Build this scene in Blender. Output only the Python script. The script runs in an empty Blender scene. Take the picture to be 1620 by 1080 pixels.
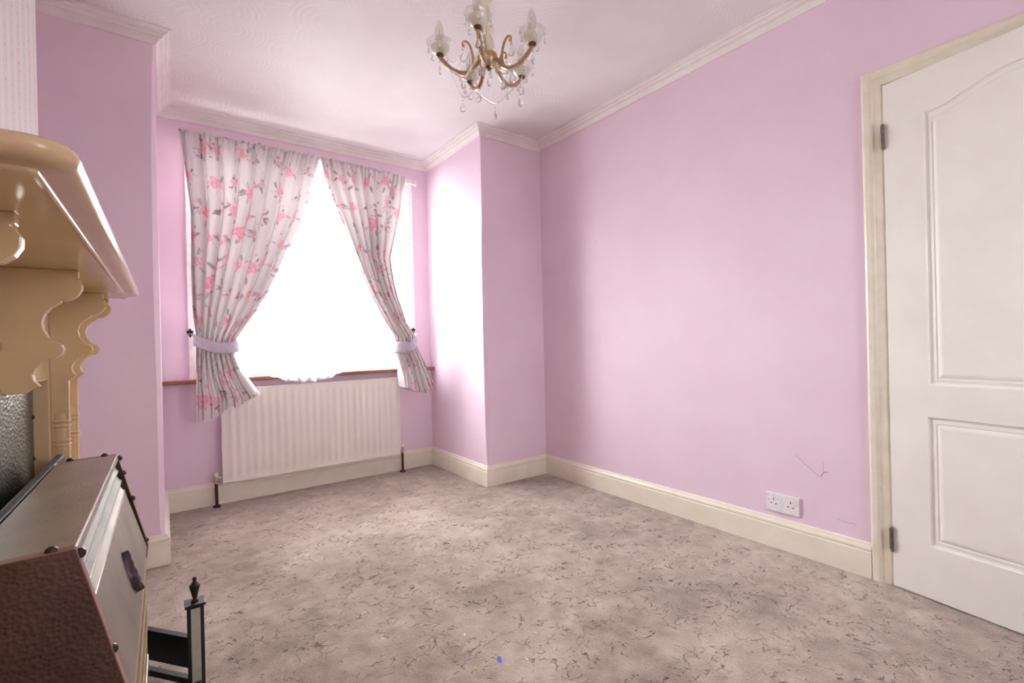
import bpy, bmesh, math, random
import numpy as np
from mathutils import Vector, Matrix
random.seed(4)
rng = np.random.RandomState(11)
S = bpy.context.scene
COL = S.collection
PI = math.pi

# ------------------------------------------------------------------ camera
CAM = (-2.3382, -3.6224, 1.0081)
YAW, PIT, ROL, FPX = 0.6326, -0.0006, -0.0235, 751.15
cd = bpy.data.cameras.new('camera')
cam = bpy.data.objects.new('camera', cd)
COL.objects.link(cam)
F = Vector((math.sin(YAW) * math.cos(PIT), math.cos(YAW) * math.cos(PIT), math.sin(PIT)))
R0 = Vector((math.cos(YAW), -math.sin(YAW), 0))
U0 = R0.cross(F)
Rv = math.cos(ROL) * R0 + math.sin(ROL) * U0
Uv = -math.sin(ROL) * R0 + math.cos(ROL) * U0
m = Matrix((Rv, Uv, -F)).transposed().to_4x4()
m.translation = Vector(CAM)
cam.matrix_world = m
cd.sensor_width = 36
cd.lens = FPX / 1620 * 36
cd.clip_start = 0.05
S.camera = cam

# ------------------------------------------------------------------ world, lights, exposure
w = bpy.data.worlds.new('overcast_sky')
S.world = w
w.use_nodes = True
bgn = w.node_tree.nodes['Background']
# overcast sky above the horizon, paler ground below it
tc = w.node_tree.nodes.new('ShaderNodeTexCoord')
sz_ = w.node_tree.nodes.new('ShaderNodeSeparateXYZ')
cr_ = w.node_tree.nodes.new('ShaderNodeValToRGB')
mr_ = w.node_tree.nodes.new('ShaderNodeMapRange')
mr_.inputs[1].default_value = -1
w.node_tree.links.new(tc.outputs['Generated'], sz_.inputs[0])
w.node_tree.links.new(sz_.outputs[2], mr_.inputs[0])
w.node_tree.links.new(mr_.outputs[0], cr_.inputs[0])
cr_.color_ramp.elements[0].position = .47
cr_.color_ramp.elements[0].color = (.50, .50, .49, 1)
cr_.color_ramp.elements[1].position = .53
cr_.color_ramp.elements[1].color = (.94, .965, 1, 1)
w.node_tree.links.new(cr_.outputs[0], bgn.inputs[0])
bgn.inputs[1].default_value = 14.0


def area(name, loc, target, sx, sy, energy, color):
    l = bpy.data.lights.new(name, 'AREA')
    l.shape = 'RECTANGLE'
    l.size = sx
    l.size_y = sy
    l.energy = energy
    l.color = color
    o = bpy.data.objects.new(name, l)
    COL.objects.link(o)
    o.location = loc
    o.rotation_euler = (Vector(target) - Vector(loc)).to_track_quat('-Z', 'Z').to_euler()
    return o


area('daylight_front', (-1.7, 1.2, 1.9), (-1.1, -2.4, 1.0), 2.2, 1.8, 420, (0.97, 0.98, 1.0))
S.view_settings.view_transform = 'Standard'
S.view_settings.look = 'None'
S.view_settings.gamma = 1
S.view_settings.use_curve_mapping = False
S.view_settings.exposure = 0.56
S.cycles.max_bounces = 14
S.cycles.diffuse_bounces = 8
S.cycles.transparent_max_bounces = 24
S.cycles.transmission_bounces = 10
S.cycles.sample_clamp_indirect = 6


# ------------------------------------------------------------------ materials
def srgb(r, g, b):
    f = lambda c: (c / 255 / 12.92) if c / 255 <= .04045 else ((c / 255 + .055) / 1.055) ** 2.4
    return (f(r), f(g), f(b), 1)


class NT:
    def __init__(self, name):
        self.mat = bpy.data.materials.new(name)
        self.mat.use_nodes = True
        self.t = self.mat.node_tree
        self.t.nodes.clear()
        self.out = self.n('ShaderNodeOutputMaterial')

    def n(self, kind, **kw):
        nd = self.t.nodes.new(kind)
        for k, v in kw.items():
            if k.startswith('i_'):
                key = k[2:]
                nd.inputs[int(key) if key.isdigit() else key.replace('_', ' ')].default_value = v
            else:
                setattr(nd, k, v)
        return nd

    def l(self, a, b):
        self.t.links.new(a, b)

    def pr(self, color=None, rough=.5, metal=0.0, **kw):
        p = self.n('ShaderNodeBsdfPrincipled')
        if color is not None:
            p.inputs['Base Color'].default_value = color
        p.inputs['Roughness'].default_value = rough
        p.inputs['Metallic'].default_value = metal
        for k, v in kw.items():
            p.inputs[k.replace('_', ' ')].default_value = v
        self.l(p.outputs[0], self.out.inputs[0])
        return p

    def pos(self):
        return self.n('ShaderNodeNewGeometry').outputs['Position']

    def noise(self, vec, scale, detail=3, rough=.5, dist=0.0):
        nd = self.n('ShaderNodeTexNoise')
        nd.inputs['Scale'].default_value = scale
        nd.inputs['Detail'].default_value = detail
        nd.inputs['Roughness'].default_value = rough
        nd.inputs['Distortion'].default_value = dist
        if vec is not None:
            self.l(vec, nd.inputs['Vector'])
        return nd

    def ramp(self, fac, stops):
        nd = self.n('ShaderNodeValToRGB')
        e = nd.color_ramp.elements
        while len(e) < len(stops):
            e.new(.5)
        for i, (p, c) in enumerate(stops):
            e[i].position = p
            e[i].color = c if len(c) == 4 else (*c, 1)
        self.l(fac, nd.inputs[0])
        return nd.outputs[0]

    def math(self, op, a, b=None, clamp=False, c=None):
        nd = self.n('ShaderNodeMath', operation=op, use_clamp=clamp)
        if c is not None:
            nd.inputs[2].default_value = c
        for i, v in enumerate((a, b)):
            if v is None:
                continue
            if isinstance(v, (int, float)):
                nd.inputs[i].default_value = v
            else:
                self.l(v, nd.inputs[i])
        return nd.outputs[0]

    def mix(self, fac, a, b):
        nd = self.n('ShaderNodeMix', data_type='RGBA')
        for sock, v in ((nd.inputs[0], fac), (nd.inputs[6], a), (nd.inputs[7], b)):
            if isinstance(v, (int, float)):
                sock.default_value = v
            elif isinstance(v, tuple):
                sock.default_value = v
            else:
                self.l(v, sock)
        return nd.outputs[2]

    def bump(self, p, h, strength, dist=.01):
        b = self.n('ShaderNodeBump')
        b.inputs['Strength'].default_value = strength
        b.inputs['Distance'].default_value = dist
        self.l(h, b.inputs['Height'])
        self.l(b.outputs[0], p.inputs['Normal'])


def m_paint(name, c1, c2, rough=.6, bscale=180, bstr=.08, mott=2.2):
    t = NT(name)
    p = t.pr(c1, rough)
    v = t.pos()
    n1 = t.noise(v, mott, 5, .6)
    t.l(t.ramp(n1.outputs[0], [(.35, c1), (.7, c2)]), p.inputs['Base Color'])
    n2 = t.noise(v, bscale, 2)
    t.bump(p, n2.outputs[0], bstr, .004)
    return t.mat


def m_plain(name, col, rough=.5, metal=0., bscale=0, bstr=.1):
    t = NT(name)
    p = t.pr(col, rough, metal)
    v = t.pos()
    n1 = t.noise(v, 35, 3)
    dark = tuple(c * .86 for c in col[:3]) + (1,)
    t.l(t.ramp(n1.outputs[0], [(.3, dark), (.6, col)]), p.inputs['Base Color'])
    if bscale:
        t.bump(p, t.noise(v, bscale, 2).outputs[0], bstr, .003)
    return t.mat


M = {}
M['pink'] = m_paint('pink_wall_paint', srgb(229, 208, 222), srgb(224, 201, 216), .62, 160, .12)
M['gloss_cream'] = m_paint('cream_gloss_paint', srgb(234, 229, 214), srgb(226, 219, 200), .32, 60, .05, 9)
M['cornice'] = m_paint('cornice_white_paint', srgb(232, 226, 224), srgb(222, 214, 212), .6, 120, .1, 8)
M['door'] = m_paint('door_white_paint', srgb(232, 230, 222), srgb(226, 224, 215), .45, 260, .1, 6)
M['architrave'] = m_paint('architrave_paint', srgb(230, 224, 209), srgb(218, 209, 188), .35, 90, .08, 12)
M['mantel'] = m_paint('magnolia_gloss_paint', srgb(202, 176, 136), srgb(195, 168, 127), .14, 40, .03, 6)
M['radiator'] = m_paint('radiator_enamel', srgb(236, 230, 222), srgb(232, 225, 217), .35, 200, .03, 5)
M['socket'] = m_plain('white_plastic', srgb(232, 230, 234), .35)
M['black_hole'] = m_plain('dark_slot', (.01, .01, .012, 1), .6)
M['sill'] = m_plain('varnished_wood', srgb(140, 88, 66), .35, 0, 80, .1)
M['upvc'] = m_plain('white_window_paint', srgb(236, 235, 232), .35)
M['black_iron'] = m_plain('black_iron', (.012, .013, .013, 1), .45, .2, 120, .15)
M['dark_bronze'] = m_plain('dark_bronze', (.055, .035, .028, 1), .45, .7, 90, .2)
M['edge_highlight'] = m_plain('pewter_edge_highlight', (.78, .74, .68, 1), .22, .6)  # pale shiny metal, edge highlight put into the colour
M['crest_metal'] = m_plain('dark_cast_metal', (.045, .028, .03, 1), .38, .6)
M['brass_dull'] = m_plain('dull_brass', (.42, .33, .22, 1), .42, .75, 200, .15)
M['strip'] = m_plain('pale_brushed_brass', (.50, .48, .40, 1), .5, .35)
M['gold'] = m_plain('gilt_brass', (.56, .40, .18, 1), .3, .8)
M['antique'] = m_plain('antique_brass', (.16, .11, .055, 1), .4, .85)
M['copper_pipe'] = m_plain('tarnished_copper', (.07, .03, .022, 1), .5, .6)
M['valve'] = m_plain('valve_metal', (.5, .45, .35, 1), .35, .7)
M['hinge'] = m_plain('steel_hinge', (.20, .17, .14, 1), .4, .8)
M['band'] = m_plain('lilac_grey_cotton', srgb(186, 178, 188), .85, 0, 500, .2)
M['ivory'] = m_plain('ivory_sleeve', srgb(238, 236, 226), .4)
M['blue'] = m_plain('blue_paper', srgb(80, 90, 200), .6)
M['yellow'] = m_plain('yellow_paper', srgb(230, 200, 90), .6)
M['white_scrap'] = m_plain('white_paper', srgb(235, 232, 228), .6)
M['fluff'] = m_plain('dark_fluff', (.03, .022, .02, 1), .9)
M['hearth'] = m_plain('hearth_tile', (.06, .045, .04, 1), .35)
M['hall'] = m_plain('hall_paint', (.25, .23, .22, 1), .8)
M['scuff'] = m_plain('grey_scuff', srgb(176, 150, 170), .7)


def m_ceiling():
    t = NT('embossed_ceiling_paper')
    p = t.pr(srgb(226, 222, 223), .7)
    v = t.pos()
    vo = t.n('ShaderNodeTexVoronoi')
    vo.inputs['Scale'].default_value = 4.2
    t.l(v, vo.inputs['Vector'])
    rings = t.math('SINE', t.math('MULTIPLY', vo.outputs['Distance'], 70.0))
    n = t.noise(v, 26, 4, .6, .6)
    h = t.math('ADD', t.math('MULTIPLY', rings, .35), n.outputs[0])
    t.bump(p, h, .14, .006)
    n2 = t.noise(v, 1.6, 4)
    t.l(t.ramp(n2.outputs[0], [(.35, srgb(220, 214, 216)), (.65, srgb(230, 227, 228))]), p.inputs['Base Color'])
    return t.mat


M['ceiling'] = m_ceiling()


def m_wallpaper():
    t = NT('striped_floral_wallpaper')
    p = t.pr(srgb(222, 216, 214), .7)
    v = t.pos()
    sep = t.n('ShaderNodeSeparateXYZ')
    t.l(v, sep.inputs[0])
    st = t.math('SINE', t.math('MULTIPLY', sep.outputs[1], 2 * PI / .075))
    st2 = t.math('SINE', t.math('MULTIPLY', sep.outputs[1], 2 * PI / .0125))
    base = t.ramp(t.math('ADD', t.math('MULTIPLY', st, .35), t.math('MULTIPLY_ADD', st2, .08, False, .5)), [(.0, srgb(232, 227, 224)), (.3, srgb(214, 207, 206))])
    n = t.noise(v, 95, 3, .6)
    sprig = t.math('MULTIPLY', t.math('GREATER_THAN', n.outputs[0], .56), t.math('GREATER_THAN', st, .55))
    n2 = t.noise(v, 12, 2)
    c = t.ramp(n2.outputs[0], [(.42, srgb(188, 186, 182)), (.5, srgb(196, 190, 184)), (.62, srgb(216, 168, 168))])
    t.l(t.mix(sprig, base, c), p.inputs['Base Color'])
    t.bump(p, n.outputs[0], .15, .003)
    return t.mat


M['wallpaper'] = m_wallpaper()


def m_carpet():
    t = NT('cut_pile_carpet')
    p = t.pr(None, .95)
    p.inputs['Sheen Weight'].default_value = .6
    p.inputs['Sheen Roughness'].default_value = .4
    p.inputs['Specular IOR Level'].default_value = .15
    v = t.pos()
    wob = t.noise(v, 17, 3, .55)
    off = t.n('ShaderNodeVectorMath', operation='MULTIPLY_ADD')
    t.l(wob.outputs['Color'], off.inputs[0])
    off.inputs[1].default_value = (.10, .10, 0)
    t.l(v, off.inputs[2])
    vo = t.n('ShaderNodeTexVoronoi', feature='DISTANCE_TO_EDGE')
    vo.inputs['Scale'].default_value = 22
    t.l(off.outputs[0], vo.inputs['Vector'])
    mask = t.ramp(t.noise(v, 8.5, 3, .6).outputs[0], [(.46, (0, 0, 0)), (.56, (1, 1, 1))])
    brk = t.ramp(t.noise(v, 38, 2, .5).outputs[0], [(.47, (0, 0, 0)), (.55, (1, 1, 1))])
    line = t.ramp(vo.outputs['Distance'], [(.010, (1, 1, 1)), (.040, (0, 0, 0))])
    crease = t.math('MULTIPLY', t.math('MULTIPLY', line, mask), brk)
    n1 = t.noise(v, 2.3, 6, .62)
    n2 = t.noise(v, 13, 4, .6)
    n3 = t.noise(v, 420, 2, .6)
    n4 = t.noise(v, 130, 3, .7)
    mot = t.math('ADD', t.math('MULTIPLY', n1.outputs[0], .6), t.math('MULTIPLY', n2.outputs[0], .4))
    base = t.ramp(mot, [(.36, srgb(130, 112, 96)), (.5, srgb(173, 153, 137)), (.62, srgb(204, 187, 172))])
    fib = t.ramp(n3.outputs[0], [(.3, (.50, .48, .46)), (.64, (1.18, 1.18, 1.18))])
    mul = t.n('ShaderNodeMix', data_type='RGBA', blend_type='MULTIPLY')
    mul.inputs[0].default_value = .75
    t.l(base, mul.inputs[6])
    t.l(fib, mul.inputs[7])
    spots = t.ramp(t.noise(v, 21, 2, .5).outputs[0], [(.735, (0, 0, 0)), (.76, (1, 1, 1))])
    c = t.mix(t.math('MULTIPLY', crease, .75), mul.outputs[2], srgb(92, 68, 57))
    c = t.mix(t.math('MULTIPLY', spots, .5), c, srgb(84, 64, 58))
    t.l(c, p.inputs['Base Color'])
    h = t.math('SUBTRACT', t.math('ADD', t.math('MULTIPLY', n3.outputs[0], .25), t.math('MULTIPLY', n4.outputs[0], .45)), t.math('MULTIPLY', crease, 1.3))
    t.bump(p, h, .9, .012)
    return t.mat


M['carpet'] = m_carpet()


def m_hammered(name, c1, c2, rough, scale, strength, metal=.85):
    t = NT(name)
    p = t.pr(c1, rough, metal)
    v = t.pos()
    vo = t.n('ShaderNodeTexVoronoi', feature='SMOOTH_F1')
    vo.inputs['Scale'].default_value = scale
    t.l(v, vo.inputs['Vector'])
    n = t.noise(v, 7, 4)
    t.l(t.ramp(n.outputs[0], [(.35, c1), (.65, c2)]), p.inputs['Base Color'])
    t.bump(p, vo.outputs['Distance'], strength, .004)
    return t.mat


M['pewter'] = m_hammered('hammered_pewter', (.34, .31, .28, 1), (.44, .39, .35, 1), .36, 260, .18)
M['pewter_sheet'] = m_hammered('hammered_pewter_sheet', (.11, .105, .088, 1), (.17, .16, .135, 1), .32, 130, .6)
M['pewter_dull'] = m_hammered('dull_pewter', (.19, .158, .128, 1), (.26, .22, .18, 1), .5, 260, .15, .75)
M['pewter_slat'] = m_hammered('worn_pewter', (.13, .115, .095, 1), (.18, .16, .135, 1), .62, 230, .3, .6)
M['copper_edge'] = m_plain('worn_copper_edge', (.36, .22, .16, 1), .4, .8)
M['copper'] = m_hammered('hammered_dark_copper', (.11, .068, .052, 1), (.16, .10, .078, 1), .42, 170, .35)


def m_glass(name, col=(1, 1, 1, 1), rough=0.0, ior=1.5):
    t = NT(name)
    g = t.n('ShaderNodeBsdfGlass')
    g.inputs['Color'].default_value = col
    g.inputs['Roughness'].default_value = rough
    g.inputs['IOR'].default_value = ior
    tr = t.n('ShaderNodeBsdfTransparent')
    mx = t.n('ShaderNodeMixShader')
    mx.inputs[0].default_value = .25
    t.l(g.outputs[0], mx.inputs[1])
    t.l(tr.outputs[0], mx.inputs[2])
    t.l(mx.outputs[0], t.out.inputs[0])
    return t.mat


def m_thin_glass(name, tint=(.97, .98, .97, 1), milk=.0, milkcol=(.9, .88, .82, 1)):
    t = NT(name)
    tr = t.n('ShaderNodeBsdfTransparent')
    tr.inputs[0].default_value = tint
    gl = t.n('ShaderNodeBsdfGlossy')
    gl.inputs['Roughness'].default_value = .04
    lw = t.n('ShaderNodeLayerWeight')
    lw.inputs[0].default_value = .35
    mx = t.n('ShaderNodeMixShader')
    t.l(t.math('MULTIPLY_ADD', lw.outputs['Facing'], .38, True, .04), mx.inputs[0])
    t.l(tr.outputs[0], mx.inputs[1])
    t.l(gl.outputs[0], mx.inputs[2])
    last = mx.outputs[0]
    if milk > 0:
        df = t.n('ShaderNodeBsdfTranslucent')
        df.inputs[0].default_value = milkcol
        d2 = t.n('ShaderNodeBsdfDiffuse')
        d2.inputs[0].default_value = milkcol
        ad = t.n('ShaderNodeMixShader')
        ad.inputs[0].default_value = .5
        t.l(df.outputs[0], ad.inputs[1])
        t.l(d2.outputs[0], ad.inputs[2])
        m2 = t.n('ShaderNodeMixShader')
        m2.inputs[0].default_value = milk
        t.l(last, m2.inputs[1])
        t.l(ad.outputs[0], m2.inputs[2])
        last = m2.outputs[0]
    t.l(last, t.out.inputs[0])
    return t.mat


M['crystal'] = m_glass('cut_crystal')
M['cup_glass'] = m_thin_glass('clear_glass_cup', milk=.14, milkcol=(.96, .95, .92, 1))
M['cup_milk'] = m_thin_glass('frosted_glass_cup', milk=.72, milkcol=(.95, .93, .84, 1))
M['bulb_glass'] = m_thin_glass('bulb_glass', (.93, .90, .88, 1))
M['pane'] = m_thin_glass('window_glass')


def m_cloth():
    t = NT('floral_print_cotton')
    at = t.n('ShaderNodeAttribute', attribute_name='print')
    weave = t.noise(t.pos(), 900, 1)
    p = t.n('ShaderNodeBsdfPrincipled')
    p.inputs['Roughness'].default_value = .9
    p.inputs['Specular IOR Level'].default_value = .1
    t.l(at.outputs['Color'], p.inputs['Base Color'])
    t.bump(p, weave.outputs[0], .1, .001)
    tl = t.n('ShaderNodeBsdfTranslucent')
    t.l(at.outputs['Color'], tl.inputs[0])
    mx = t.n('ShaderNodeMixShader')
    mx.inputs[0].default_value = .05
    t.l(p.outputs[0], mx.inputs[1])
    t.l(tl.outputs[0], mx.inputs[2])
    t.l(mx.outputs[0], t.out.inputs[0])
    return t.mat


M['cloth'] = m_cloth()


def m_net():
    t = NT('white_net_voile')
    v = t.pos()
    tr = t.n('ShaderNodeBsdfTransparent')
    d = t.n('ShaderNodeBsdfDiffuse')
    d.inputs[0].default_value = (.92, .93, .95, 1)
    tl = t.n('ShaderNodeBsdfTranslucent')
    tl.inputs[0].default_value = (.92, .93, .95, 1)
    a = t.n('ShaderNodeMixShader')
    a.inputs[0].default_value = .6
    t.l(d.outputs[0], a.inputs[1])
    t.l(tl.outputs[0], a.inputs[2])
    sep = t.n('ShaderNodeSeparateXYZ')
    t.l(v, sep.inputs[0])
    n = t.noise(v, 30, 3, .6)
    low = t.ramp(sep.outputs[2], [(.80, (1, 1, 1)), (1.05, (0, 0, 0))])
    emb = t.math('MULTIPLY', t.math('GREATER_THAN', n.outputs[0], .55), low)
    fac = t.math('MULTIPLY_ADD', emb, .25, False, .38)
    mx = t.n('ShaderNodeMixShader')
    hemz = t.math('MULTIPLY', t.math('LESS_THAN', sep.outputs[2], .832), .3)
    fac = t.math('ADD', fac, hemz, True)
    t.l(fac, mx.inputs[0])
    t.l(tr.outputs[0], mx.inputs[1])
    t.l(a.outputs[0], mx.inputs[2])
    t.l(mx.outputs[0], t.out.inputs[0])
    return t.mat


M['net'] = m_net()


# ------------------------------------------------------------------ mesh helpers
class MB:
    def __init__(self):
        self.v = []
        self.f = []

    def add(self, vs, fs):
        o = len(self.v)
        self.v += [tuple(p) for p in vs]
        self.f += [tuple(i + o for i in f) for f in fs]
        return self

    def box(self, x0, x1, y0, y1, z0, z1):
        vs = [(x, y, z) for z in (z0, z1) for y in (y0, y1) for x in (x0, x1)]
        return self.add(vs, [(0, 2, 3, 1), (4, 5, 7, 6), (0, 1, 5, 4), (2, 6, 7, 3), (0, 4, 6, 2), (1, 3, 7, 5)])

    def prism(self, poly, axis, a, b):
        """poly: 2D points in the two other axes (in xyz order); extruded from a to b."""
        def P(p, h):
            return {'x': (h, p[0], p[1]), 'y': (p[0], h, p[1]), 'z': (p[0], p[1], h)}[axis]
        n = len(poly)
        vs = [P(p, a) for p in poly] + [P(p, b) for p in poly]
        fs = [tuple(range(n)), tuple(range(2 * n - 1, n - 1, -1))]
        fs += [(i, i + n, (i + 1) % n + n, (i + 1) % n) for i in range(n)]
        return self.add(vs, fs)

    def lathe(self, prof, n=16, c=(0, 0, 0), sx=1, sy=1, wave=None):
        vs, fs = [], []
        for k, (r, z) in enumerate(prof):
            for i in range(n):
                a = 2 * PI * i / n
                rr = r * (1 + (wave(k, a) if wave else 0))
                vs.append((c[0] + rr * math.cos(a) * sx, c[1] + rr * math.sin(a) * sy, c[2] + z))
        for k in range(len(prof) - 1):
            for i in range(n):
                j = (i + 1) % n
                fs.append((k * n + i, k * n + j, (k + 1) * n + j, (k + 1) * n + i))
        if prof[0][0] > 1e-6:
            fs.append(tuple(range(n))[::-1])
        if prof[-1][0] > 1e-6:
            fs.append(tuple((len(prof) - 1) * n + i for i in range(n)))
        return self.add(vs, fs)

    def tube(self, path, r, n=8, cap=True):
        path = [Vector(p) for p in path]
        rs = r if isinstance(r, (list, tuple)) else [r] * len(path)
        vs, fs = [], []
        up = None
        for i, p in enumerate(path):
            d = (path[min(i + 1, len(path) - 1)] - path[max(i - 1, 0)]).normalized()
            if up is None:
                up = Vector((0, 0, 1)) if abs(d.z) < .9 else Vector((1, 0, 0))
            s = d.cross(up).normalized()
            up = s.cross(d).normalized()
            for k in range(n):
                a = 2 * PI * k / n
                vs.append(p + rs[i] * (math.cos(a) * s + math.sin(a) * up))
        for i in range(len(path) - 1):
            for k in range(n):
                j = (k + 1) % n
                fs.append((i * n + k, i * n + j, (i + 1) * n + j, (i + 1) * n + k))
        if cap:
            fs.append(tuple(range(n))[::-1])
            fs.append(tuple((len(path) - 1) * n + k for k in range(n)))
        return self.add(vs, fs)

    def ball(self, c, r, n=8, sz=1):
        prof = [(r * math.sin(PI * k / (n - 1)) if 0 < k < n - 1 else 0, -r * sz * math.cos(PI * k / (n - 1))) for k in range(n)]
        return self.lathe(prof, n, c)

    def grid(self, P, wrap=False):
        nr, nc = len(P), len(P[0])
        vs = [p for row in P for p in row]
        fs = [(i * nc + j, i * nc + j + 1, (i + 1) * nc + j + 1, (i + 1) * nc + j) for i in range(nr - 1) for j in range(nc - 1)]
        if wrap:
            fs += [(i * nc + nc - 1, i * nc, (i + 1) * nc, (i + 1) * nc + nc - 1) for i in range(nr - 1)]
        return self.add(vs, fs)

    def build(self, name, mat, parent=None, smooth=False, bevel=0, seg=2, org=None, merge=False):
        me = bpy.data.meshes.new(name)
        o = Vector((0, 0, 0))
        if org is not None:
            o = Vector(org)
        elif parent is not None:
            p = parent
            while p is not None:
                o = o + p.location
                p = p.parent
        me.from_pydata([Vector(p) - o for p in self.v], [], self.f)
        bm = bmesh.new()
        bm.from_mesh(me)
        if merge:
            bmesh.ops.remove_doubles(bm, verts=bm.verts, dist=1e-5)
        bmesh.ops.recalc_face_normals(bm, faces=bm.faces)
        bm.to_mesh(me)
        bm.free()
        ob = bpy.data.objects.new(name, me)
        COL.objects.link(ob)
        me.materials.append(M[mat] if isinstance(mat, str) else mat)
        if org is not None and parent is None:
            ob.location = org
        if parent is not None:
            ob.parent = parent
        if bevel:
            b = ob.modifiers.new('bevel', 'BEVEL')
            b.width = bevel
            b.segments = seg
            b.limit_method = 'ANGLE'
            b.angle_limit = math.radians(40)
        if smooth:
            me.polygons.foreach_set('use_smooth', [True] * len(me.polygons))
            if not bevel:
                me.set_sharp_from_angle(angle=math.radians(38))
        return ob


def tag(o, label, cat, group=None):
    o['label'] = label
    o['category'] = cat
    if group:
        o['group'] = group
    return o


def thing(name, label, cat, loc, group=None):
    o = bpy.data.objects.new(name, None)
    o.empty_display_size = .05
    COL.objects.link(o)
    o.location = loc
    return tag(o, label, cat, group)


def struct(o, label=None):
    o['kind'] = 'structure'
    if label:
        o['label'] = label
    return o


def copy_to(src, parent=None, loc=None, rotz=None):
    c = src.copy()
    COL.objects.link(c)
    if parent is not None:
        c.parent = parent
    if loc is not None:
        c.location = loc
    if rotz is not None:
        c.rotation_euler = (0, 0, rotz)
    return c


def catmull(pts, n=8):
    pts = [Vector(p) for p in pts]
    P = [pts[0]] + pts + [pts[-1]]
    out = []
    for i in range(1, len(P) - 2):
        for k in range(n):
            t = k / n
            a, b, c, d = P[i - 1], P[i], P[i + 1], P[i + 2]
            out.append(.5 * ((2 * b) + (c - a) * t + (2 * a - 5 * b + 4 * c - d) * t * t + (3 * b - a - 3 * c + d) * t ** 3))
    out.append(pts[-1])
    return out


# ------------------------------------------------------------------ room shell
H = 2.50
B = 0.84          # depth of the window recess
CX = -0.534       # right side of the recess
AX = -2.351       # left side of the recess
BRX = -2.67       # face of the chimney breast
BRY = -1.37       # window-side edge of the chimney breast
LX = -3.10        # left alcove wall
YB = -4.80
struct(MB().box(-3.3, .4, YB - .2, .3, -.12, 0).build('floor', 'carpet'), 'worn mauve brown cut pile carpet floor')
struct(MB().box(-3.3, .2, YB - .2, .3, H, H + .12).build('ceiling', 'ceiling'), 'off white ceiling with embossed paper')
DY0, DY1 = -2.985, -3.77     # doorway
struct(MB().box(0, .12, DY0 + .03, -B, 0, H).box(0, .12, DY1 - .03, DY0 + .03, 2.02, H).box(0, .12, YB, DY1 - .03, 0, H)
       .build('wall_right', 'pink'), 'long pink wall with skirting and power socket')
# right pier with a worn, chamfered plaster corner
pv = []
zs = [0, .15, .17, .22, .30, .45, .7, 1.0, 1.3, 1.6, 1.75, 1.9, 2.1, 2.46, H]
ch = [.002, .002, .006, .014, .022, .027, .025, .027, .022, .024, .016, .004, .002, .002, .002]
rows = []
for z, k in zip(zs, ch):
    jx = random.uniform(-.002, .002)
    rows.append([(CX, .25, z), (CX, -B + k * .7 + jx, z), (CX + k, -B, z), (.12, -B, z)])
struct(MB().grid(rows).box(CX + .05, .12, -B + .05, .25, 0, H).build('wall_front_right', 'pink'), 'pink pier beside the window recess with worn corner')
rows = []
for z, k in zip(zs, [.002, .012, .018, .018, .02, .02, .018, .02, .022, .02, .02, .018, .014, .004, .002]):
    rows.append([(AX, .25, z), (AX, -B + k, z), (AX - k, -B, z), (-3.3, -B, z)])
struct(MB().grid(rows).box(-3.3, AX - .05, -B + .05, .25, 0, H).build('wall_front_left', 'pink'), 'pink pier left of the window recess')
WX0, WX1, WZ0, WZ1 = -2.17, -.715, .812, 2.29
struct(MB().box(AX, WX0, 0, .25, 0, H).box(WX1, CX, 0, .25, 0, H).box(WX0, WX1, 0, .25, 0, WZ0 - .02).box(WX0, WX1, 0, .25, WZ1, H)
       .build('wall_front', 'pink'), 'pink wall around the window')
struct(MB().box(LX - .1, LX, YB, -B, 0, H).build('wall_left', 'pink'))
struct(MB().box(LX, BRX, -3.35, BRY, 0, H).build('wall_chimney_breast', 'wallpaper'), 'chimney breast with pale striped floral wallpaper')
# back wall behind the camera, with an unseen window added for fill light
BW = (-1.35, -.55, 1.0, 2.1)
BM = (BW[0] + BW[1]) / 2
struct(MB().box(LX, BW[0], YB - .15, YB, 0, H).box(BW[1], .12, YB - .15, YB, 0, H).box(BW[0], BW[1], YB - .15, YB, 0, BW[2]).box(BW[0], BW[1], YB - .15, YB, BW[3], H)
       .build('wall_back', 'pink'))
w2 = struct(MB().box(BW[0], BW[0] + .06, YB - .1, YB - .03, BW[2], BW[3]).box(BW[1] - .06, BW[1], YB - .1, YB - .03, BW[2], BW[3])
            .box(BW[0] + .06, BW[1] - .06, YB - .1, YB - .03, BW[2], BW[2] + .06).box(BW[0] + .06, BW[1] - .06, YB - .1, YB - .03, BW[3] - .06, BW[3])
            .box(BM - .03, BM + .03, YB - .1, YB - .03, BW[2] + .06, BW[3] - .06).build('fill_window', 'upvc'))
for a, b in ((BW[0] + .06, BM - .03), (BM + .03, BW[1] - .06)):
    MB().box(a, b, YB - .072, YB - .066, BW[2] + .06, BW[3] - .06).build('pane', 'pane', w2)
# hallway behind the door
struct(MB().box(.12, 1.2, DY1 - .4, DY1 - .3, 0, 2.4).box(.12, 1.2, DY0 + .3, DY0 + .4, 0, 2.4).box(1.2, 1.3, DY1 - .4, DY0 + .4, 0, 2.4)
       .box(.12, 1.3, DY1 - .4, DY0 + .4, 2.4, 2.5).box(.4, 1.3, DY1 - .4, DY0 + .4, -.12, 0).build('wall_hall', 'hall'))


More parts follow.
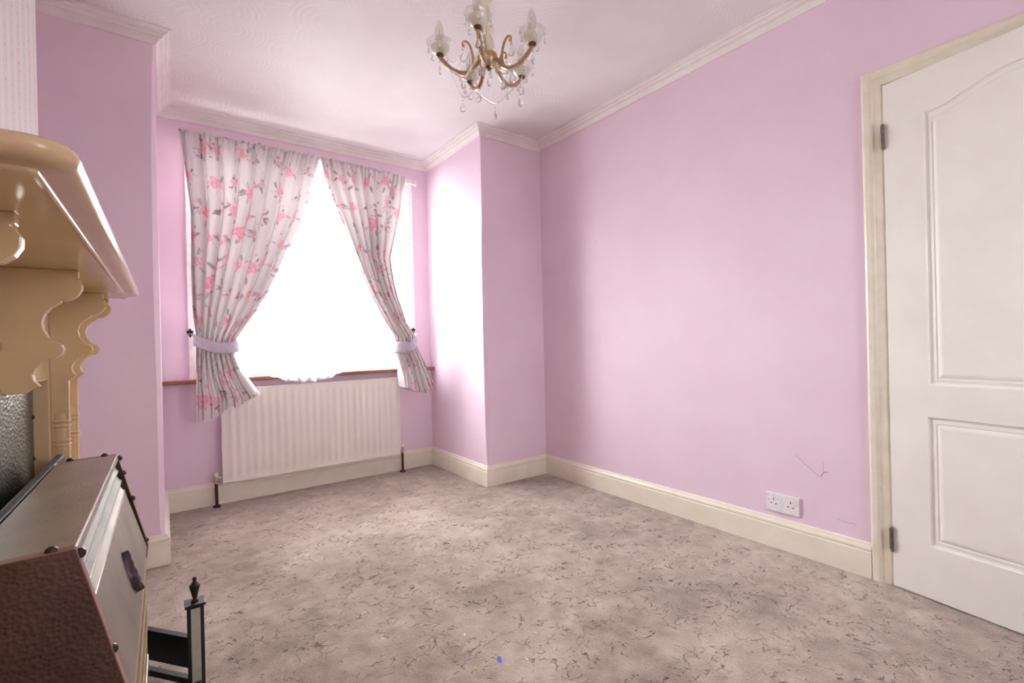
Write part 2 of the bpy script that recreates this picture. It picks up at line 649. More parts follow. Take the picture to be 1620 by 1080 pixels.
def sweep(prof, path, z0, closed_ends=True):
    """Mitred sweep; prof = [(distance from wall, height)], room on the left of the path. Yields one MB per leg."""
    pts = [Vector(p) for p in path]
    n = len(pts)
    rings = []
    for i, p in enumerate(pts):
        def nrm(a, b):
            d = (b - a).normalized()
            return Vector((-d.y, d.x))
        if i == 0:
            mv = nrm(pts[0], pts[1])
        elif i == n - 1:
            mv = nrm(pts[-2], pts[-1])
        else:
            a, b = nrm(pts[i - 1], p), nrm(p, pts[i + 1])
            mv = (a + b) / (1 + a.dot(b))
        rings.append([(p.x + mv.x * d, p.y + mv.y * d, z0 + z) for d, z in prof])
    out = []
    k = len(prof)
    for i in range(n - 1):
        mb = MB()
        vs = rings[i] + rings[i + 1]
        fs = [(j, (j + 1) % k, (j + 1) % k + k, j + k) for j in range(k)]
        fs += [tuple(range(k)), tuple(range(2 * k - 1, k - 1, -1))]
        mb.add(vs, fs)
        out.append(mb)
    return out


PATH = [(0, -2.912), (0, -B), (CX, -B), (CX, 0), (AX, 0), (AX, -B), (LX, -B), (LX, BRY), (BRX, BRY)]
SK = [(0, 0), (.020, 0), (.020, .104), (.0155, .108), (.0155, .1115), (.0195, .1145), (.0185, .122), (.012, .131), (.009, .139), (.004, .1425), (0, .1425)]
names = ['right', 'front_right', 'recess_right', 'front', 'recess_left', 'front_left', 'left', 'chimney_breast']
for mb, nm in zip(sweep(SK, PATH, 0), names):
    struct(mb.build('baseboard_' + nm, 'gloss_cream'))
for mb in sweep(SK, [(0, YB), (0, -3.85)], 0):
    struct(mb.build('baseboard_right', 'gloss_cream'))
CO = [(0, -.058), (.010, -.058), (.013, -.053), (.016, -.045), (.023, -.037), (.031, -.033), (.031, -.029), (.036, -.028), (.040, -.021), (.049, -.017), (.049, -.013),
      (.054, -.012), (.060, -.006), (.072, -.005), (.072, 0), (0, 0)]
PATHC = [(0, YB), (0, -B), (CX, -B), (CX, 0), (AX, 0), (AX, -B), (LX, -B), (LX, BRY), (BRX, BRY), (BRX, -3.35), (LX, -3.35), (LX, YB)]
for i, mb in enumerate(sweep(CO, PATHC, H)):
    struct(mb.build('trim_%d' % (i + 1), 'cornice', smooth=False), 'white moulded plaster cornice')
# scuffs on the right wall
wr = bpy.data.objects['wall_right']
for seg, wd in (([(-2.625, .455), (-2.655, .425), (-2.70, .388), (-2.725, .375)], .0016), ([(-2.725, .375), (-2.738, .398), (-2.755, .402)], .003),
                ([(-2.738, .398), (-2.735, .44)], .0012), ([(-2.79, .205), (-2.83, .20), (-2.85, .205), (-2.853, .195)], .0022), ([(-1.40, 1.66), (-1.41, 1.655)], .004)):
    MB().tube([(-.0002, y, z) for y, z in seg], wd * .6, 5).build('scuff_mark', 'scuff', wr)

# ------------------------------------------------------------------ window
w1 = bpy.data.objects.new('window_1', None)
COL.objects.link(w1)
w1.location = (-1.44, 0, WZ0)
struct(w1, 'white framed window with bright daylight outside')
fr = MB()
fx0, fx1 = -2.215, -.672
for a, b in ((fx0, fx0 + .065), (fx1 - .065, fx1)):
    fr.box(a, b, -.014, .12, WZ0, 2.31)
fr.box(fx0 + .065, fx1 - .065, -.014, .12, 2.245, 2.31)
fr.box(fx0 + .065, fx1 - .065, .03, .12, WZ0, WZ0 + .05)
fr.build('window_frame', 'upvc', w1, bevel=.004)
for a, b in ((-2.15, -1.79), (-1.79, -1.09), (-1.09, -.737)):
    s = MB()
    s.box(a + .004, a + .05, .045, .10, WZ0 + .05, 2.245).box(b - .05, b - .004, .045, .10, WZ0 + .05, 2.245)
    s.box(a + .05, b - .05, .045, .10, WZ0 + .05, WZ0 + .10).box(a + .05, b - .05, .045, .10, 2.195, 2.245)
    so = s.build('sash', 'upvc', w1, bevel=.003)
    MB().box(a + .05, b - .05, .068, .074, WZ0 + .10, 2.195).build('pane', 'pane', so)
struct(MB().box(AX, CX, -.075, 0, .788, .812).box(WX0, WX1, 0, .03, .79, .812).build('window_sill', 'sill', bevel=.005), 'dark varnished wooden window sill')

# ------------------------------------------------------------------ net curtain
nc = MB()
rows = []
NX = 150
for iz in range(60):
    t = iz / 59
    row = []
    for ix in range(NX):
        s = ix / (NX - 1)
        x = -2.12 + s * 1.36
        hang = 0.0
        if -1.78 < x < -1.28:
            hang = math.sin(PI * (x + 1.78) / .5) ** .6 if 0 < (x + 1.78) < .5 else 0
        zb = .835 + .006 * math.sin(s * 90) - hang * .075
        if x > -1.2:
            zb -= .012
        z = 2.27 + (zb - 2.27) * t
        y = -.033 + .011 * math.sin(s * 2 * PI * 21 + 1.3 * math.sin(t * 3)) * (.4 + .6 * t)
        y -= min(1, hang * 2.5) * .066 * min(1, max(0, (.915 - z) / .07))
        row.append((x, y, z))
    rows.append(row)
nc.grid(rows)
tag(nc.build('net_curtain', 'net', smooth=True, org=(-1.44, -.03, .84)), 'sheer white net curtain hanging inside the window behind the floral pair', 'net curtain')

# ------------------------------------------------------------------ radiator
rad = thing('radiator', 'white ribbed panel radiator on the wall under the window', 'radiator', (-1.457, -.08, .15))
x0, x1, z0, z1 = -2.054, -.862, .150, .745
nf = 24
xs = [(x0 + .012, 0.0)]
pit = (x1 - x0 - .07) / nf
for i in range(nf):
    a = x0 + .035 + i * pit
    xs += [(a + pit * .18, 0), (a + pit * .32, .007), (a + pit * .68, .007), (a + pit * .82, 0)]
xs += [(x1 - .012, 0)]
zr = [(z0 + .008, 0), (z0 + .035, 0), (z0 + .055, 1), (z1 - .06, 1), (z1 - .04, 0), (z1 - .008, 0)]
P = [[(x, -.103 - d * k, z) for x, d in xs] for z, k in zr]
mb = MB().grid(P)
mb.box(x0, x1, -.108, -.075, z0, z0 + .009).box(x0, x1, -.108, -.075, z1 - .010, z1).box(x0, x0 + .012, -.108, -.075, z0 + .009, z1 - .010).box(x1 - .012, x1, -.108, -.075, z0 + .009, z1 - .010)
mb.box(x0 + .012, x1 - .012, -.085, -.08, z0 + .009, z1 - .010)
mb.build('panel', 'radiator', rad, smooth=True)
for s in (x0 + .2, x1 - .2):
    for zb in (z0 + .12, z1 - .15):
        MB().box(s - .02, s + .02, -.078, -.001, zb, zb + .03).build('bracket', 'radiator', rad)


def valve(x, sgn):
    yv = -.075
    v = MB().lathe([(0, .165), (.011, .165), (.013, .17), (.013, .195), (.012, .198), (.011, .204), (0, .204)], 14, (x, yv, 0))
    v.lathe([(.0, .150), (.012, .150), (.012, .166), (0, .166)], 6, (x, yv, 0))
    vo = v.build('valve', 'valve', rad, smooth=True)
    MB().tube([(x, yv, .182), (x + sgn * .02, yv, .182), (x + sgn * .034, yv, .182)], [.009, .010, .009], 10).build('union_nut', 'valve', vo)
    MB().lathe([(0, .195), (.0135, .196), (.014, .206), (.012, .217), (.006, .221), (0, .221)], 12, (x, yv, 0)).build('cap', 'ivory', vo, smooth=True)
    MB().tube([(x, yv, 0.0), (x, yv, .152)], .0095, 10).lathe([(0, 0), (.022, 0), (.02, .012), (.011, .016), (0, .016)], 12, (x, yv, 0)).build('pipe', 'copper_pipe', rad, smooth=True)


valve(-2.087, 1)
valve(-.836, -1)

# ------------------------------------------------------------------ curtains
BASE = np.array(srgb(212, 205, 205)[:3])


def lerp_rows(tab, z):
    """tab: [(x, z)] with z falling."""
    zz = np.array([p[1] for p in tab])[::-1]
    xx = np.array([p[0] for p in tab])[::-1]
    return np.interp(z, zz, xx)


def paint(U, V, seed, width, height):
    r = np.random.RandomState(seed)
    col = np.repeat(BASE[None, :], U.size, 0)
    pinkd, pinkm, pinkl = (np.array(srgb(*c)[:3]) for c in ((202, 128, 146), (218, 164, 176), (230, 200, 205)))
    gr = [np.array(srgb(*c)[:3]) for c in ((150, 146, 148), (172, 166, 168), (128, 128, 128), (186, 178, 186))]

    def put(mask, c, a=1.0):
        col[mask] = col[mask] * (1 - a) + (c if c.ndim == 1 else c[mask]) * a

    cell = .17
    pts = []
    for i in range(int(width / cell) + 2):
        for j in range(int(height / cell) + 2):
            pts.append(((i + (j % 2) * .5 + r.uniform(-.25, .25)) * cell - .1, (j + r.uniform(-.25, .25)) * cell - .05))
    for cu, cv in pts:
        kind = r.rand()
        R = r.uniform(.030, .048) if kind < .62 else r.uniform(.014, .022)
        for k in range(r.randint(4, 8)):           # leaves round the bloom
            a = r.uniform(0, 2 * PI)
            d = R * r.uniform(1.0, 1.9)
            lx, lv = cu + d * math.cos(a), cv + d * math.sin(a)
            b = a + r.uniform(-.7, .7)
            p = (U - lx) * math.cos(b) + (V - lv) * math.sin(b)
            q = -(U - lx) * math.sin(b) + (V - lv) * math.cos(b)
            L = r.uniform(.016, .03)
            put((p / L) ** 2 + (q / (L * .36)) ** 2 < 1, gr[r.randint(4)], .85)
            put((np.abs(p) < L) & (np.abs(q) < .0012), gr[2], .6)
        for k in range(2):                         # thin stems
            a = r.uniform(0, 2 * PI)
            p = (U - cu) * math.cos(a) + (V - cv) * math.sin(a)
            q = -(U - cu) * math.sin(a) + (V - cv) * math.cos(a) - 3 * p * p
            put((p > 0) & (p < .09) & (np.abs(q) < .0016), gr[0], .7)
        d = np.hypot(U - cu, V - cv)
        th = np.arctan2(V - cv, U - cu)
        edge = R * (1 + .10 * np.sin(5 * th + r.uniform(0, 6)))
        swirl = .5 + .5 * np.sin(8 * d / R + 1.6 * np.sin(3 * th + r.uniform(0, 6)) + 1.1 * np.sin(5 * th + 4 * d / R))
        tone = np.clip(.55 * swirl + .45 * (d / R), 0, 1)[:, None]
        c = np.where(tone < .5, pinkd + (pinkm - pinkd) * tone * 2, pinkm + (pinkl - pinkm) * (tone - .5) * 2)
        put(d < edge, c, .92)
        for k in range(r.randint(1, 4)):           # buds
            a = r.uniform(0, 2 * PI)
            bu, bv = cu + 2.0 * R * math.cos(a), cv + 2.0 * R * math.sin(a)
            put(np.hypot(U - bu, V - bv) < r.uniform(.006, .011), pinkd if r.rand() < .5 else pinkm, .9)
    return col


def curtain(name, label, outer, inner, top, hem, tie_z, nfold, width, seed, flip):
    nr, ncol = 280, 420
    T, Sx = np.meshgrid(np.linspace(0, 1, nr), np.linspace(0, 1, ncol), indexing='ij')
    ztop = top[0] + (top[1] - top[0]) * Sx
    zh = np.interp(Sx, [h[0] for h in hem], [h[1] for h in hem])
    Z = ztop + (zh - ztop) * T
    Zc = np.clip(Z, min(outer[-1][1], inner[-1][1]), 2.4)
    # the boundaries keep following their last slope below the tie
    XO, XI = lerp_rows(outer, Zc), lerp_rows(inner, Zc)
    phase = 2 * PI * nfold * Sx + 1.2 * np.sin(5.1 * Sx + seed) + .5 * np.sin(2.3 * T * 3 + 9 * Sx)
    wob = (1.0 - 2.0 * np.abs(np.sin(.5 * phase)) ** .75) + .22 * np.sin(.31 * phase + 1.0)
    head = np.clip((2.335 - Z) / .05, 0, 1)
    below = np.clip((tie_z - Z) / .25, 0, 1)
    pinch = np.exp(-((Z - tie_z) / .16) ** 2)
    amp = (.014 + .036 * np.clip((2.33 - Z) / .5, 0, 1)) * (1 - .35 * pinch) + .016 * below
    Y = -.130 - .085 * np.clip((1.5 - Z) / .6, 0, 1) + amp * wob + .25 * amp * np.sin(2 * phase + 1.0)
    # gathered heading: many tight tucks above and below the tape
    hd = np.exp(-(np.maximum(0, 2.335 - .035 - Z) / .06) ** 2)
    tuck = np.abs(np.sin(PI * nfold * 3.4 * Sx + 1.5 * np.sin(9 * Sx))) ** .45
    Y += hd * (.006 - .026 * tuck)
    Y += -.010 * np.exp(-((Z - (2.335 - .002)) / .012) ** 2)
    span = XI - XO
    X = XO + span * Sx + .35 * amp * np.cos(phase) * np.sign(span.mean()) * np.clip(1 - pinch, .3, 1)
    X += .004 * hd * np.sin(2 * PI * nfold * 5.3 * Sx)
    Zf = Z + below * .012 * wob - .006 * hd * np.abs(np.sin(PI * nfold * 3 * Sx)) * (T < .01)
    V = np.stack([X, Y, Zf], -1).reshape(-1, 3)
    mid = V.mean(0)
    org = np.array([float(mid[0]), -.13, float(V[:, 2].min())])
    me = bpy.data.meshes.new(name)
    idx = np.arange(nr * ncol).reshape(nr, ncol)
    q = np.stack([idx[:-1, :-1], idx[:-1, 1:], idx[1:, 1:], idx[1:, :-1]], -1).reshape(-1, 4)
    me.from_pydata((V - org).tolist(), [], q.tolist())
    uu, vv = (Sx * width).ravel(), ((2.34 - Z)).ravel()
    c = paint(uu, vv, seed, width, 1.9)
    at = me.color_attributes.new('print', 'FLOAT_COLOR', 'POINT')
    at.data.foreach_set('color', np.c_[c, np.ones(len(c))].astype(np.float32).ravel())
    me.polygons.foreach_set('use_smooth', [True] * len(me.polygons))
    me.materials.append(M['cloth'])
    o = bpy.data.objects.new(name, me)
    COL.objects.link(o)
    o.location = org
    return tag(o, label, 'curtain', None)


curtain('curtain', 'wider floral print curtain at the left of the window, hem over the radiator corner',
        [(-2.246, 2.34), (-2.227, 2.175), (-2.204, 1.869), (-2.204, 1.519), (-2.194, 1.208), (-2.180, 1.07), (-2.187, .935), (-2.194, .577)],
        [(-1.432, 2.345), (-1.49, 2.107), (-1.544, 1.921), (-1.684, 1.58), (-1.785, 1.361), (-1.882, 1.191), (-1.965, 1.07), (-1.985, .967), (-1.955, .863), (-1.862, .705)],
        (2.335, 2.345), [(0, .575), (.25, .60), (.42, .612), (.5, .66), (.7, .655), (1, .715)], 1.045, 8, 1.25, 5, 1)
curtain('curtain', 'narrower floral print curtain at the right of the window, beside the pink recess wall',
        [(-.775, 2.315), (-.823, 2.071), (-.892, 1.815), (-.931, 1.664), (-.892, 1.372), (-.835, 1.175), (-.765, 1.075), (-.752, .974), (-.700, .82), (-.635, .663)],
        [(-1.436, 2.345), (-1.382, 2.125), (-1.32, 1.952), (-1.191, 1.619), (-1.101, 1.388), (-1.008, 1.199), (-.930, 1.062), (-.930, .94), (-.892, .78), (-.880, .60)],
        (2.318, 2.345), [(0, .662), (.25, .655), (.4, .636), (.7, .65), (1, .69)], 1.02, 6.5, 1.05, 9, -1)


def tieback(label, xo, xi, zo, zi, h, sgn):
    """fabric band: from the hook at the wall, in front of the curtain, round its inner edge and back."""
    ring = []
    n = 40
    for k in range(n + 1):
        a = PI * 1.5 * k / n
        # ellipse in plan from outer edge (front) to the inner edge and behind
        ca = math.cos(a)
        x = (xo + xi) / 2 + (xo - xi) / 2 * 1.04 * ca
        y = -.190 - .082 * math.sin(a) if a < PI else -.190 + .085 * -math.sin(a)
        s = (1 - ca) / 2
        z = zo + (zi - zo) * s - .030 * math.sin(PI * s)
        ring.append((x, y, z))
    ring = [(xo + sgn * -.004, -.03, zo + .01)] + ring
    P = []
    for (x, y, z) in ring:
        P.append([(x, y - .004 * math.sin(PI * j / 6), z + h / 2 - h * j / 6) for j in range(7)])
    o = MB().grid(P).build('curtain_tieback', 'band', smooth=True, org=((xo + xi) / 2, -.12, (zo + zi) / 2))
    sm = o.modifiers.new('thickness', 'SOLIDIFY')
    sm.thickness = .004
    tag(o, label, 'tieback')


tieback('plain lilac grey fabric tieback round the left floral curtain', -2.192, -1.958, 1.062, 1.018, .070, -1)
tieback('plain lilac grey fabric tieback round the right floral curtain', -.752, -.938, 1.042, .985, .085, 1)


def hook(x, z, label):
    t = thing('tieback_hook', label, 'hook', (x, 0, z))
    MB().tube([(x, -.014, z), (x, -.05, z), (x, -.066, z + .012)], .004, 8).build('stem', 'dark_bronze', t, smooth=True)
    f = MB()
    for dx, dz, a in ((0, .022, 0), (-.012, .012, .9), (.012, .012, -.9)):
        c = (x + dx * .9, -.066, z + .004 + dz)
        f.ball(c, .008, 8, 1.5)
    f.box(x - .014, x + .014, -.070, -.062, z - .004, z + .002).ball((x, -.066, z - .010), .006, 8, 1.3)
    f.build('fleur', 'dark_bronze', t, smooth=True)


hook(-2.205, 1.095, 'small dark fleur hook on the window frame left of the left curtain')
hook(-.716, 1.10, 'small dark fleur hook on the window frame right of the right curtain')
tr = thing('curtain_track', 'white curtain track along the top of the window', 'curtain track', (-1.44, 0, 2.30))
tm = MB()
tm.prism([(-.085, 2.289), (-.085, 2.316), (-.078, 2.319), (-.070, 2.316), (-.070, 2.289), (-.078, 2.286)], 'x', -2.235, -.672)
tm.build('rail', 'upvc', tr)
for x in (-2.18, -1.7, -1.2, -.73):
    MB().box(x - .012, x + .012, -.072, -.001, 2.296, 2.31).build('bracket', 'upvc', tr)
MB().box(-2.235, -.79, -.112, -.001, 2.321, 2.331).build('light_block_strip', 'upvc', tr)  # hidden strip added to stop light spilling over the curtain heading
MB().box(-.676, -.666, -.089, -.066, 2.284, 2.321).build('end_stop', 'upvc', tr)

# ------------------------------------------------------------------ door
d1 = bpy.data.objects.new('door_1', None)
COL.objects.link(d1)
d1.location = (0, DY0, 0)
struct(d1, 'white two panel moulded door with arched top panel, slightly ajar')
# lining and architrave
ln = MB()
ln.box(-.002, .12, DY0, DY0 + .03, 0, 2.02).box(-.002, .12, DY1 - .03, DY1, 0, 2.02).box(-.002, .12, DY1, DY0, 1.99, 2.02)
ln.box(.045, .06, DY0 - .014, DY0, 0, 1.99).box(.045, .06, DY1, DY1 + .014, 0, 1.99).box(.045, .06, DY1 + .014, DY0 - .014, 1.976, 1.99)
ln.build('lining', 'architrave', d1)
AP = [(0, 0), (.010, 0), (.013, .004), (.014, .028), (.018, .034), (.021, .044), (.021, .060), (.018, .066), (.010, .070), (0, .070)]


def arch_leg(kind):
    mb = MB()
    i0 = DY0 + .004   # inner edge offset
    z1 = 1.994
    k = len(AP)
    if kind == 'left':
        a = [(-d, i0 + s, 0) for d, s in AP]
        b = [(-d, i0 + s, z1 + s) for d, s in AP]
    elif kind == 'right':
        a = [(-d, DY1 - .004 - s, 0) for d, s in AP]
        b = [(-d, DY1 - .004 - s, z1 + s) for d, s in AP]
    else:
        a = [(-d, i0 + s, z1 + s) for d, s in AP]
        b = [(-d, DY1 - .004 - s, z1 + s) for d, s in AP]
    mb.add(a + b, [(j, (j + 1) % k, (j + 1) % k + k, j + k) for j in range(k)] + [tuple(range(k)), tuple(range(2 * k - 1, k - 1, -1))])
    mb.build('architrave', 'architrave', d1)


for kd in ('left', 'right', 'head'):
    arch_leg(kd)
# leaf, built in its own frame: u runs from the hinge edge, w is depth (0 = room face)
TH = math.radians(9.4)
leaf_rot = Matrix.Rotation(-TH, 4, 'Z')
hx, hy = -.020, DY0


def LP(u, wd, z):
    """leaf coordinates -> door_1 local"""
    return (hx - math.sin(TH) * u + math.cos(TH) * wd, hy - math.cos(TH) * u - math.sin(TH) * wd, z)


def inset(poly, d):
    n = len(poly)
    out = []
    for i in range(n):
        p0, p1, p2 = (Vector(poly[(i + k) % n]) for k in (-1, 0, 1))
        e1, e2 = (p1 - p0).normalized(), (p2 - p1).normalized()
        n1, n2 = Vector((-e1.y, e1.x)), Vector((-e2.y, e2.x))
        mv = (n1 + n2) / max(.3, 1 + n1.dot(n2))
        out.append(tuple(p1 + mv * d))
    return out


LW, LH, LZ = .775, 1.979, .006
top_poly = [(.128, .808), (LW - .128, .808)]
arc = []
for k in range(25):
    u = LW - .128 - (LW - .256) * k / 24
    e = min(u - .128, LW - .128 - u) / ((LW - .256) / 2)
    e = max(0, min(1, (e - .06) / .88))
    arc.append((u, 1.822 + .062 * (e * e * (3 - 2 * e))))
top_poly += arc
low_poly = [(.122, .203), (LW - .122, .203), (LW - .122, .688), (.122, .688)]
bm = bmesh.new()
edges = []
outer = [(0, LZ), (LW, LZ), (LW, LZ + LH), (0, LZ + LH)]
for poly in (outer, top_poly, low_poly):
    vs = [bm.verts.new(LP(u, 0, z)) for u, z in poly]
    edges += [bm.edges.new((vs[i], vs[(i + 1) % len(vs)])) for i in range(len(vs))]
bmesh.ops.triangle_fill(bm, use_beauty=True, edges=edges)
me = bpy.data.meshes.new('door_leaf')
bm.to_mesh(me)
bm.free()
mbl = MB()
mbl.add([tuple(v.co) for v in me.vertices], [tuple(p.vertices) for p in me.polygons])
vs = [LP(u, wd, z) for wd in (0, .038) for u, z in outer]
mbl.add(vs, [(4, 5, 6, 7), (0, 1, 5, 4), (1, 2, 6, 5), (2, 3, 7, 6), (3, 0, 4, 7)])
leaf = mbl.build('door_leaf', 'door', d1, org=(0, 0, 0), merge=True)
leaf.location = (0, -DY0, 0)
for poly in (top_poly, low_poly):
    prof = [(0, 0), (.003, .007), (.010, .009), (.022, .0065), (.026, .0085), (.036, .004), (.042, .003)]
    rings = [inset(poly, a) for a, _ in prof]
    n = len(poly)
    mb = MB()
    vs = [LP(u, dp, z) for (a, dp), rg in zip(prof, rings) for u, z in rg]
    fs = [(k * n + i, k * n + (i + 1) % n, (k + 1) * n + (i + 1) % n, (k + 1) * n + i) for k in range(len(prof) - 1) for i in range(n)]
    fs.append(tuple((len(prof) - 1) * n + i for i in range(n)))
    mb.add(vs, fs)
    mb.build('panel', 'door', leaf, org=(0, 0, 0))
for zc in (1.782, .190):
    hg = MB()
    for k in range(5):
        za = zc - .042 + k * .017
        hg.lathe([(0, 0), (.0065, 0), (.0065, .0155), (0, .0155)], 10, (-.026, DY0 + .002, za))
    hg.ball((-.026, DY0 + .002, zc + .046), .006, 6).ball((-.026, DY0 + .002, zc - .046), .006, 6)
    hg.box(-.024, .015, DY0 - .001, DY0 + .0015, zc - .042, zc + .042)
    hg.build('hinge', 'hinge', d1, smooth=True)

# ------------------------------------------------------------------ socket
sy0, sy1, sz0, sz1 = -2.636, -2.489, .170, .257
so = thing('power_socket', 'white double power socket on the pink wall above the skirting', 'socket', (0, (sy0 + sy1) / 2, sz0))
MB().box(-.010, 0, sy0, sy1, sz0, sz1).build('plate', 'socket', so, bevel=.003)
cy = (sy0 + sy1) / 2
for s in (1, -1):
    MB().box(-.0135, -.010, cy + s * .0075 - .0065, cy + s * .0075 + .0065, sz1 - .036, sz1 - .014).build('switch', 'socket', so, bevel=.0012)
    c0 = cy + s * .038
    hm = MB().box(-.0104, -.0098, c0 - .002, c0 + .002, sz1 - .034, sz1 - .024)
    for q in (-.011, .011):
        hm.box(-.0104, -.0098, c0 + q - .0036, c0 + q + .0036, sz1 - .052, sz1 - .0475)
    hm.build('pin_holes', 'black_hole', so)
    MB().lathe([(0, 0), (.0032, 0), (.0032, .0006), (0, .0008)], 10, (0, 0, 0)).build('screw', 'valve', so, org=(0, 0, 0))
    sc = bpy.data.objects[[o.name for o in bpy.data.objects if o.name.startswith('screw')][-1]]
    sc.rotation_euler = (0, -PI / 2, 0)
    sc.location = (-.0100, s * .061, sz1 - .036 - sz0)

# ------------------------------------------------------------------ mantelpiece
mt = thing('mantelpiece', 'cream gloss wooden mantelpiece with shelf on scalloped brackets', 'mantelpiece', (BRX, -2.2, 0))
ZS = 1.19
# shelf: rounded-rectangle plan with bullnose moulding
SY0, SY1, SXF = -2.988, -1.452, -2.405


def plan(off, r=.042, n=10):
    """front outline of the shelf, shrunk by off; from near wall corner round to the far wall corner"""
    x = SXF - off
    a, b = SY0 + off, SY1 - off
    rr = max(.004, r - off)
    pts = [(BRX, a)]
    for k in range(n + 1):
        t = -PI / 2 + PI / 2 * k / n
        pts.append((x - rr + rr * math.cos(t), a + rr + rr * math.sin(t)))
    for k in range(n + 1):
        t = PI / 2 * k / n
        pts.append((x - rr + rr * math.cos(t), b - rr + rr * math.sin(t)))
    pts.append((BRX, b))
    return pts


prof = [(.040, ZS), (.036, ZS - .001), (.0335, ZS + .0005), (.033, ZS + .0035), (.028, ZS + .005), (.017, ZS + .0055), (.009, ZS + .007), (.003, ZS + .011), (0, ZS + .017),
        (.001, ZS + .023), (.005, ZS + .028), (.012, ZS + .031), (.03, ZS + .032)]
rows = [[(x, y, z) for x, y in plan(o)] for o, z in prof]
sh = MB().grid(rows)
for row in (rows[0], rows[-1]):
    sh.add(row, [tuple(range(len(row)))])
sh.build('shelf', 'mantel', mt, smooth=True)
# bracket outline (x, z), traced once and reused
edge_pts = [(-2.490, 1.190), (-2.490, 1.174), (-2.497, 1.173), (-2.489, 1.168), (-2.4845, 1.158), (-2.485, 1.146), (-2.492, 1.133), (-2.503, 1.124), (-2.516, 1.119), (-2.519, 1.122),
            (-2.522, 1.115), (-2.535, 1.106), (-2.546, 1.092), (-2.5515, 1.075), (-2.549, 1.058), (-2.541, 1.040), (-2.531, 1.030), (-2.528, 1.032), (-2.520, 1.024), (-2.517, 1.013),
            (-2.521, 1.001), (-2.531, .994), (-2.535, .998), (-2.550, .988), (-2.562, .974), (-2.5675, .959), (-2.565, .945), (-2.556, .934)]
br = edge_pts + [(-2.566, .930), (-2.572, .925), (-2.62, .925), (-2.62, 1.190)]
br_long = edge_pts + [(-2.566, .926), (-2.575, .918), (-2.577, .60), (-2.577, .0), (-2.616, .0), (-2.616, 1.190)]
for y0 in (-2.925, -2.752, -1.648, -1.468):
    b = MB().prism(br_long, 'y', y0, y0 + .022)
    bo = b.build('bracket', 'mantel', mt, bevel=.003)
    # turned-looking collar rings on the pilaster strip and the fuller lower shaft
    xc, yc, rx = -2.5965, y0 + .011, .0218
    MB().lathe([(0, .0), (rx, .0), (rx, .716), (rx * .95, .748), (rx, .776), (rx, .806), (rx * .92, .822), (0, .824)], 20, (xc, yc, 0), 1, .68).build('shaft', 'mantel', bo, smooth=True)
    for zc in (.797, .783, .739, .725):
        MB().lathe([(rx * .9, zc - .0055), (rx * 1.10, zc - .003), (rx * 1.15, zc), (rx * 1.10, zc + .003), (rx * .9, zc + .0055)], 20, (xc, yc, 0), 1, .74).build('collar_ring', 'mantel', bo, smooth=True)
MB().prism([(-2.490, 1.190)] + edge_pts[1:] + [(-2.568, .930), (-2.578, .920), (-2.62, .920), (-2.62, 1.19)], 'y', -2.186, -2.164).build('bracket', 'mantel', mt, bevel=.003)
MB().box(BRX, -2.616, -2.945, -2.72, 0, 1.19).build('jamb', 'mantel', mt, bevel=.003)
MB().box(BRX, -2.616, -1.672, -1.44, 0, 1.19).build('jamb', 'mantel', mt, bevel=.003)
MB().box(BRX, -2.620, -2.69, -1.672, .925, 1.19).box(-2.6215, -2.612, -2.69, -1.672, 1.012, 1.03).box(-2.6215, -2.615, -2.69, -1.672, .925, .934).build('frieze', 'mantel', mt, bevel=.003)

# ------------------------------------------------------------------ fire surround sheet + hood
sheet = thing('fireback_sheet', 'hammered pewter metal sheet filling the fireplace opening below the mantel', 'metal sheet', (BRX, -2.18, 0))
MB().box(BRX + .012, BRX + .02, -2.688, -1.674, .0, .923).build('sheet', 'pewter_sheet', sheet)
rv = MB().lathe([(.006, 0), (.0055, .003), (.003, .005), (0, .0055)], 10)
r0 = None
pos = [(y, .912) for y in np.linspace(-2.66, -1.70, 11)] + [(y, z) for y in (-1.684, -2.678) for z in (.82, .70, .58)] + [(-1.70, .645), (-1.72, .642), (-1.74, .639)]
for y, z in pos:
    if r0 is None:
        r0 = rv.build('rivet', 'dark_bronze', sheet, smooth=True, org=(0, 0, 0))
        o = r0
    else:
        o = copy_to(r0, sheet)
    o.rotation_euler = (0, PI / 2, 0)
    o.location = (.0195, y + 2.18, z)

HY0, HY1 = -2.68, -1.90
fire = thing('fire_hood', 'riveted hammered metal fire hood with louvres and crest, below the mantelpiece', 'fire', (-2.5, (HY0 + HY1) / 2, 0))
xt, zt, xm, zm, xl, zl = -2.449, .719, -2.386, .452, -2.409, .272
side = [(-2.570, 0.03), (-2.570, .717), (xt, zt), (xm, zm), (-2.400, .335), (xl, zl), (xl, .03)]
for y0 in (HY0, HY1 - .004):
    so = MB().prism(side, 'y', y0, y0 + .004).build('side_plate', 'copper', fire)
    sg = 1 if y0 == HY0 else -1
# turned lips of the side plates
for y0, s in ((HY0, 1), (HY1, -1)):
    lip = MB()
    for (a, b) in ((side[1], side[2]), (side[2], side[3]), (side[3], side[4])):
        d = Vector((b[0] - a[0], b[1] - a[1])).normalized()
        nn = Vector((-d.y, d.x)) if (-d.y * 1 + d.x * 1) > 0 else Vector((d.y, -d.x))
        if nn.x < 0 and nn.y < 0:
            nn = -nn
        e = nn * .0016
        q = [(a[0] + e.x, a[1] + e.y), (b[0] + e.x, b[1] + e.y), (b[0] + e.x * 0, b[1]), (a[0], a[1])]
        lip.prism(q, 'y', y0, y0 + s * .016)
    lip.build('folded_lip', 'copper_edge', fire)
top = MB().prism([(-2.568, .7135), (-2.568, .7175), (xt + .002, .7205), (xt + .002, .703), (xt - .001, .703), (xt - .001, .7165)], 'y', HY0 + .006, HY1 - .006)
top.build('top_plate', 'pewter', fire, bevel=.0008)
